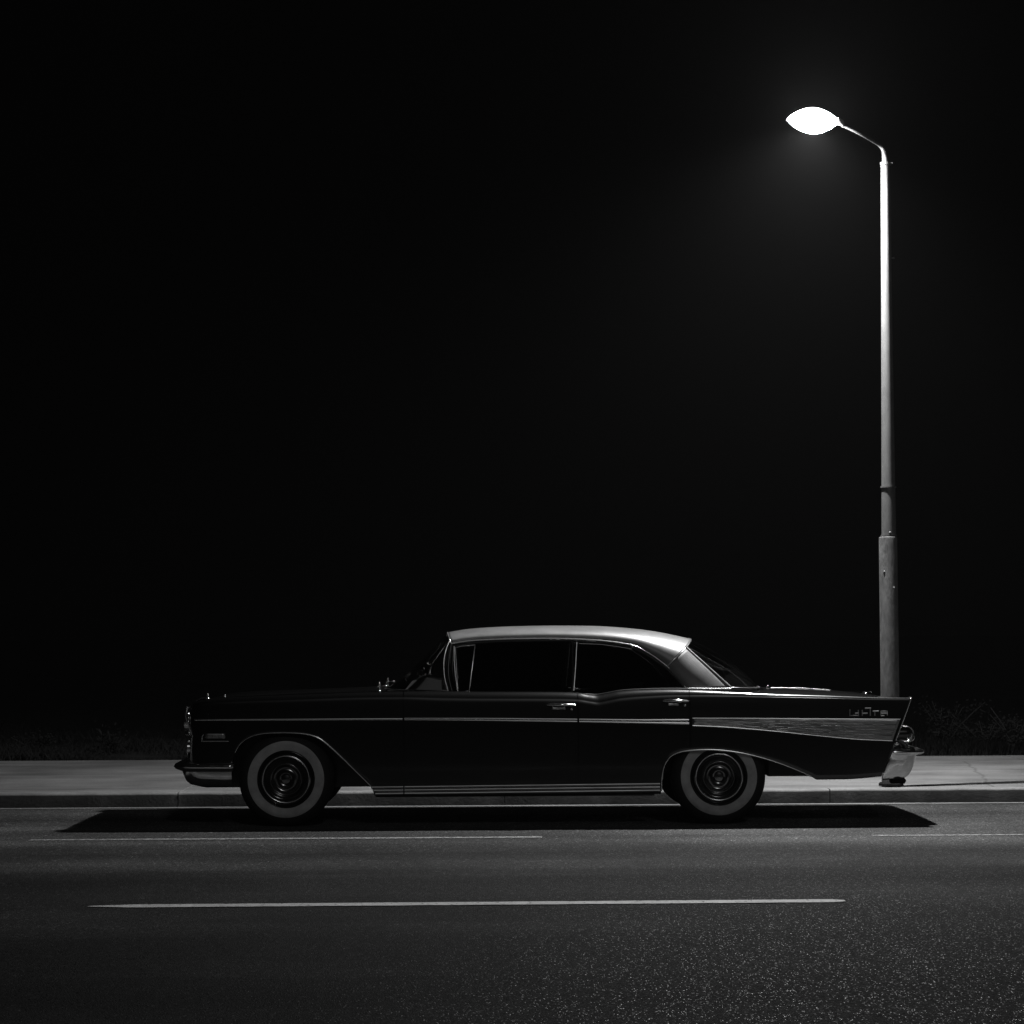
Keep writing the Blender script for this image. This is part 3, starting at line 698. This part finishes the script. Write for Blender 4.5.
# ------------------------------------------------------------------ greenhouse
def yg(z): return .815 - max(0, z - .93) * .34
def GH(u, v):                       # point on the leaning glass plane of the near side
    y = .8
    for _ in range(4):
        x, z = C(u, v, -y); y = yg(z)
    return Vector((x, -y, z))
def mir(p, side): return Vector((p[0], p[1] * (-side), p[2])) if side > 0 else Vector(p)
def sd(p, side): return Vector((p[0], -abs(p[1]) if side < 0 else abs(p[1]), p[2]))
E = [(451.5,643.5),(470,640.6),(500,639),(530,638.4),(560,638.4),(600,640.3),(632,645),(648,652.5),(658,659),(667,666)]
T = [(448.3,632.6),(470,629.2),(500,627.2),(530,626.3),(560,626),(600,626.6),(632,629),(655,632),(672,635.3),(687.5,638.8)]
Ep = smooth_poly([GH(u, v) for u, v in E], 5); Tp = smooth_poly([(C(u, v, 0)[0], 0, C(u, v, 0)[1]) for u, v in T], 5)
NP = 2.8
def roofpt(e, t, a):
    h = math.sin(a) ** (2 / NP); c_ = math.cos(a) ** (2 / NP)
    return Vector((e.x + (t.x - e.x) * h, e.y * c_, e.z + (t.z - e.z) * h))
rows = []
angs = [math.pi / 2 * (k / 18) for k in range(19)]
for e, t in zip(Ep, Tp):
    near = [roofpt(e, t, a) for a in angs]
    rows.append(near + [Vector((p.x, -p.y, p.z)) for p in near[::-1][1:]])
roof = MB().grid(rows).build('roof', silver, car, 60, solid=.006)
for side in (-1, 1):
    rail = [sd(GH(u, v), side) for u, v in E] 
    MB().tube(smooth_poly([p + Vector((0, side * .008, -.002)) for p in rail], 5), .0055, 8).build('drip_rail', trimc, roof, 60)
# front header trim
MB().tube([rows[0][k] + Vector((-.003, 0, -.002)) for k in range(len(rows[0]))], .006, 8).build('header_trim', trimc, roof, 60)
seam = rows[-1]
KB = 7                              # seam index where the sail panel meets the backlight
# sail panels
D = GH(686.5, 688.6); Cc = Vector((C(731, 688.2, -.75)[0], -.75, C(731, 688.2, -.75)[1]))
sails = {}
for side in (-1, 1):
    grid = []
    for i in range(KB + 1):
        tp = seam[i]; s_ = i / KB; bt = D + (Cc - D) * s_ + Vector((0, -.018 * math.sin(s_ * math.pi), 0))
        grid.append([sd(tp + (bt - tp) * k / 14 + Vector((0, -.006 * math.sin(math.pi * k / 14), 0)), side) for k in range(15)])
    o = MB().grid(grid).build('sail_panel', vinyl, car, 60, solid=.005); sails[side] = o
    MB().tube([sd(seam[i], side) + Vector((0, side * .003, 0)) for i in range(KB + 1)], .0035, 8).build('seam_trim', trimc, o, 60)
    MB().tube(smooth_poly([sd(GH(667, 666), side), sd(GH(676.5, 676.5), side), sd(D, side)], 4), .005, 8).build('drip_rail', trimc, o, 60)
    MB().tube([grid[-1][k] + Vector((.002, 0, .003)) for k in range(15)], .0085, 8).build('window_trim', satin, o, 60)
# backlight
bt_c = Vector((C(757, 687, 0)[0], 0, C(757, 687, 0)[1])); topn = seam[KB:19]
nb = len(topn); bot = []
for i in range(nb):
    a = math.pi / 2 * i / (nb - 1); bot.append(Vector((Cc.x + (bt_c.x - Cc.x) * math.sin(a), Cc.y * math.cos(a), Cc.z + (bt_c.z - Cc.z) * math.sin(a))))
rows = []
for k in range(15):
    s_ = k / 14; near = []
    for i in range(nb):
        p = topn[i] + (bot[i] - topn[i]) * s_; a = math.pi / 2 * i / (nb - 1)
        p = p + Vector((.05 * math.sin(math.pi * s_) * (.3 + .7 * math.sin(a)), 0, .012 * math.sin(math.pi * s_))); near.append(p)
    near[0] = topn[0] + (bot[0] - topn[0]) * s_
    rows.append(near + [Vector((p.x, -p.y, p.z)) for p in near[::-1][1:]])
bl = MB().grid(rows).build('rear_window', wglass, car, 80)
MB().tube([p + Vector((.004, 0, .002)) for p in rows[-1]], .006, 8).build('window_trim', trimc, bl, 60)
MB().tube([p + Vector((.004, 0, .002)) for p in rows[0]], .004, 8).build('window_trim', trimc, bl, 60)
# windscreen, wrapping round to the dog-leg pillars
edge = smooth_poly([GH(u, v) for u, v in [(449.5, 641), (446, 650), (443.8, 662), (444.5, 677), (448, 691)]], 4)
cen = smooth_poly([(C(u, v, 0)[0], 0, C(u, v, 0)[1]) for u, v in [(446.5, 633.5), (434, 647), (420, 661), (404, 676), (386, 688.6)]], 4)
rows = []
for e, c_ in zip(edge, cen):
    near = []
    for k in range(17):
        a = math.pi / 2 * k / 16; h = math.sin(a) ** (2 / 2.6); w_ = math.cos(a) ** (2 / 2.6)
        near.append(Vector((e.x + (c_.x - e.x) * h, e.y * w_, e.z + (c_.z - e.z) * h)))
    rows.append(near + [Vector((p.x, -p.y, p.z)) for p in near[::-1][1:]])
ws = MB().grid(rows).build('windscreen', wglass, car, 80)
MB().tube([p + Vector((-.004, 0, .004)) for p in rows[-1]], .005, 8).build('window_trim', trimc, ws, 60)
for side in (-1, 1):
    MB().tube([sd(p, side) + Vector((0, side * .002, 0)) for p in edge], .006, 8).build('window_trim', trimc, ws, 60)
    pil = [sd(GH(u, v), side) + Vector((0, -side * .01, 0)) for u, v in [(451.5, 643), (449.5, 655), (448.2, 668), (449, 680), (452, 691.5)]]
    MB().tube(smooth_poly(pil, 4), .016, 10).build('windscreen_pillar', paint, car, 60)
    ch = [sd(GH(u, v), side) + Vector((0, side * .006, 0)) for u, v in [(454, 646), (454.2, 660), (455.5, 676), (457.5, 691)]]
    MB().tube(smooth_poly(ch, 4), .0045, 8).build('pillar_trim', trimc, parts[('front_door', side)], 60)
    # glass
    fd, rd = parts[('front_door', side)], parts[('rear_door', side)]
    for par, name, poly in ((fd, 'vent_window', [(455, 647.5), (474.5, 643.6), (469, 691.2), (458, 691.4)]), (fd, 'side_window', [(475.5, 643.6), (500, 642), (540, 641.4), (571.5, 641.4), (570.5, 692), (470, 691.5)]),
                            (rd, 'side_window', [(579, 642.2), (600, 643.3), (632, 648.6), (648, 656.2), (657, 662.5), (666, 669), (684, 688.8), (640, 689.5), (616, 691.5), (597, 694.5), (579, 693)])):
        pts = [sd(GH(u, v), side) + Vector((0, -side * .012, 0)) for u, v in poly]
        MB().add(pts, [tuple(range(len(pts)))]).build(name, glass, par, False, solid=.004)
    def fr(par, name, pl, r_, m, off=0):
        MB().tube([sd(GH(u, v), side) + Vector((0, side * off, 0)) for u, v in pl], r_, 8).build(name, m, par, 60)
    fr(fd, 'vent_frame', [(458, 691.4), (455.3, 650), (454.8, 648), (460, 646.4), (474.5, 645), (475, 646), (469.2, 691.2), (458, 691.4)], .0042, trimc, .0)
    fr(fd, 'window_frame', [(455, 646.5), (470, 643.2), (500, 641.2), (540, 640.6), (573, 640.6), (572, 692)], .009, paint, -.004)
    fr(fd, 'window_sill', [(469, 692), (520, 692), (572, 692.2)], .003, hubchrome, .004)
    fr(rd, 'pillar_trim', [(576.8, 642), (575.6, 665), (573.8, 691)], .0062, trimc, .004)
    fr(rd, 'window_frame', [(579, 641.4), (600, 642.6), (632, 647.6), (648, 655.4), (657, 661.8), (666, 668), (684.5, 688)], .008, paint, -.004)
    fr(rd, 'window_trim', [(579, 643.6), (600, 644.3), (620, 647), (632, 649.2)], .0025, trimc, .004)
    MB().tube(smooth_poly([sd(Vector((C(u, v, -.82)[0], -.822, C(u, v, -.82)[1])), side) for u, v in [(577, 693), (587, 693.8), (597, 694.3), (606, 692.8), (620, 690.2), (640, 688.9), (665, 688.3), (689, 688.4), (712, 688.6), (731, 688.3)]], 5), .0042, 8).build('window_sill', trimc, rd, 60)
MB().ellipsoid(GH(632, 646.5) + Vector((0, -.012, 0)), (.010, .008, .010), 10, 8).build('trim_clip', chrome, roof, 60)

# interior
def bench(xc, name):
    m = MB(); rows = []
    pr = [(-.30, .30), (-.32, .46), (-.28, .52), (.0, .53), (.18, .50), (.22, .56), (.30, .95), (.36, .99), (.42, .96), (.40, .60), (.36, .30)]
    for y in (-.68, -.64, -.60, -.05, .05, .60, .64, .68):
        k = .97 if abs(y) > .66 else 1
        rows.append([(xc + a * k, y, .3 + (b - .3) * k) for a, b in pr])
    m.grid(rows, closed=True); m.f.append(tuple(range(len(pr)))); n_ = len(m.v); m.f.append(tuple(range(n_ - len(pr), n_)))
    m.build(name, seatm, car, 50)
bench(Cx(508), 'front_seat'); bench(Cx(615), 'rear_seat')
dm = MB(); rows = [[(Cx(u), y, z) for u, z in ((404, .95), (411, 1.01), (424, 1.04), (441, 1.015), (443, .70))] for y in np.linspace(-.70, .70, 9)]
dm.grid(rows); dm.f.append((0,1,2,3,4)); n_ = len(dm.v); dm.f.append(tuple(range(n_-5, n_))); dm.build('dashboard', mat('dashboard_vinyl', .4, .6), car, 50)
stw = MB(); n = 28; rows = []
cx_, cz_ = Cx(464), .955
ring = [Vector((cx_ + .19 * math.sin(a) * .45, -.38 + .19 * math.cos(a), cz_ + .19 * math.sin(a) * .89)) for a in np.linspace(0, 2*math.pi, n)]
stw.tube(ring, .009, 8); stw.tube([ring[0], (cx_ - .02, -.38, cz_), ring[n//2]], .006, 6); stw.tube([(cx_ - .02, -.38, cz_), (cx_ - .25, -.38, cz_ - .15)], .02, 8)
stw.build('steering_wheel', matte, car, 60)

# wheels
def wheel(u, v_, name='wheel'):
    x, z = C(u, v_, -.88); Rt = z - 0.0
    return x, z
TR = .332
wx = []
for u in (286.3, 718.5):
    x = C(u, 778, -.88)[0]; wx.append(x)
w0 = empty('wheel', (wx[0], -.90, TR), car)
pr = [(.20, .03), (.215, -.0), (.24, -.012), (.27, -.016), (.295, -.008), (.314, .012), (TR, .035), (TR + .001, .06), (TR + .001, .13), (TR, .155), (.31, .18), (.27, .205), (.22, .2), (.2, .17)]
ty = MB().lathe(pr, (0, 0, 0), 'y', 96).build('tyre', rubber, w0, 60)
MB().lathe([(.202, -.004), (.204, -.0125), (.238, -.0185), (.262, -.0195), (.2685, -.0165), (.269, -.010)], (0, 0, 0), 'y', 96).build('whitewall', white_rub, w0, 60)
MB().lathe([(.2, .17), (.185, .16), (.185, .03), (.192, .006), (.2, .002), (.199, .02)], (0, 0, 0), 'y', 96).build('rim', paint, w0, 60)
hub = MB().lathe([(.19, .02), (.178, -.003), (.170, -.010), (.163, -.013), (.155, -.008), (.150, .010), (.140, .018), (.118, .004), (.112, -.006), (.106, -.008), (.099, -.002), (.09, .012), (.075, .018), (.056, .010), (.05, -.008), (.045, -.014), (.036, -.012), (.03, -.004), (.015, -.007), (.0005, -.008)], (0, 0, 0), 'y', 96).build('hubcap', hubchrome, w0, 60)
MB().tube([(.163 * math.cos(a), -.014, .163 * math.sin(a)) for a in np.linspace(0, 2 * math.pi, 73)], .0055, 8).build('trim_ring', trimc, hub, 60)
MB().tube([(.108 * math.cos(a), -.008, .108 * math.sin(a)) for a in np.linspace(0, 2 * math.pi, 61)], .004, 8).build('trim_ring', hubchrome, hub, 60)
def cp(o, parent):
    c = o.copy(); COL.objects.link(c); c.parent = parent
    for ch in [k for k in o.children]: cp(ch, c)
    return c
for x, side in ((wx[1], -1), (wx[0], 1), (wx[1], 1)):
    c = cp(w0, car); c.location = (x, side * .90, TR)
    if side > 0: c.rotation_euler = (0, 0, math.pi)
for c in [k for k in car.children if k.name.startswith('wheel.')]:
    if c.location.x > 0: c.rotation_euler.y = R(37)
# underbody bits
ex = MB(); ex.tube([(Cx(400), .25, .24), (Cx(640), .3, .22), (Cx(700), .35, .30), (Cx(860), .5, .29)], .025, 10); ex.build('exhaust_pipe', matte, car, 60)
MB().tube([(wx[1], -.75, TR), (wx[1], .75, TR)], .045, 12).build('rear_axle', matte, car, 60)
MB().tube([(wx[0], -.75, TR - .03), (wx[0], .75, TR - .03)], .035, 12).build('front_axle', matte, car, 60)

# ------------------------------------------------------------------ night air and light
hz = MB().box((-45, -6, -1.1), (45, 70, 9.5))
hm = bpy.data.materials.new('haze'); hm.use_nodes = True; nt = hm.node_tree; nt.nodes.clear()
out = nt.nodes.new('ShaderNodeOutputMaterial'); pvn = nt.nodes.new('ShaderNodeVolumePrincipled')
pvn.inputs['Color'].default_value = (.9, .9, .9, 1); pvn.inputs['Density'].default_value = .00022; pvn.inputs['Anisotropy'].default_value = .35
nt.links.new(pvn.outputs[0], out.inputs['Volume'])
hz.build('haze', hm, smooth=False, kind='stuff')

w = bpy.data.worlds.new('World'); sc.world = w; w.use_nodes = True
bgn = w.node_tree.nodes['Background']; bgn.inputs['Color'].default_value = (1, 1, 1, 1); bgn.inputs['Strength'].default_value = .0007
sl = bpy.data.lights.new('fill_light', 'SUN'); sl.energy = .17; sl.angle = R(3)  # added fill from behind the camera for near-side whitewalls and trim
so = bpy.data.objects.new('fill_light', sl); COL.objects.link(so)
az, el = R(12), R(30)                # from behind the camera, to its right
d = Vector((math.sin(az) * -1 * -1 * math.cos(el), -math.cos(az) * math.cos(el), math.sin(el)))
so.rotation_euler = d.to_track_quat('Z', 'Y').to_euler()

sc.render.engine = 'CYCLES'
sc.cycles.use_denoising = True
sc.cycles.max_bounces = 8; sc.cycles.volume_bounces = 0
sc.cycles.sample_clamp_indirect = 4
sc.view_settings.view_transform = 'Standard'; sc.view_settings.look = 'None'; sc.view_settings.exposure = 0; sc.view_settings.gamma = 1
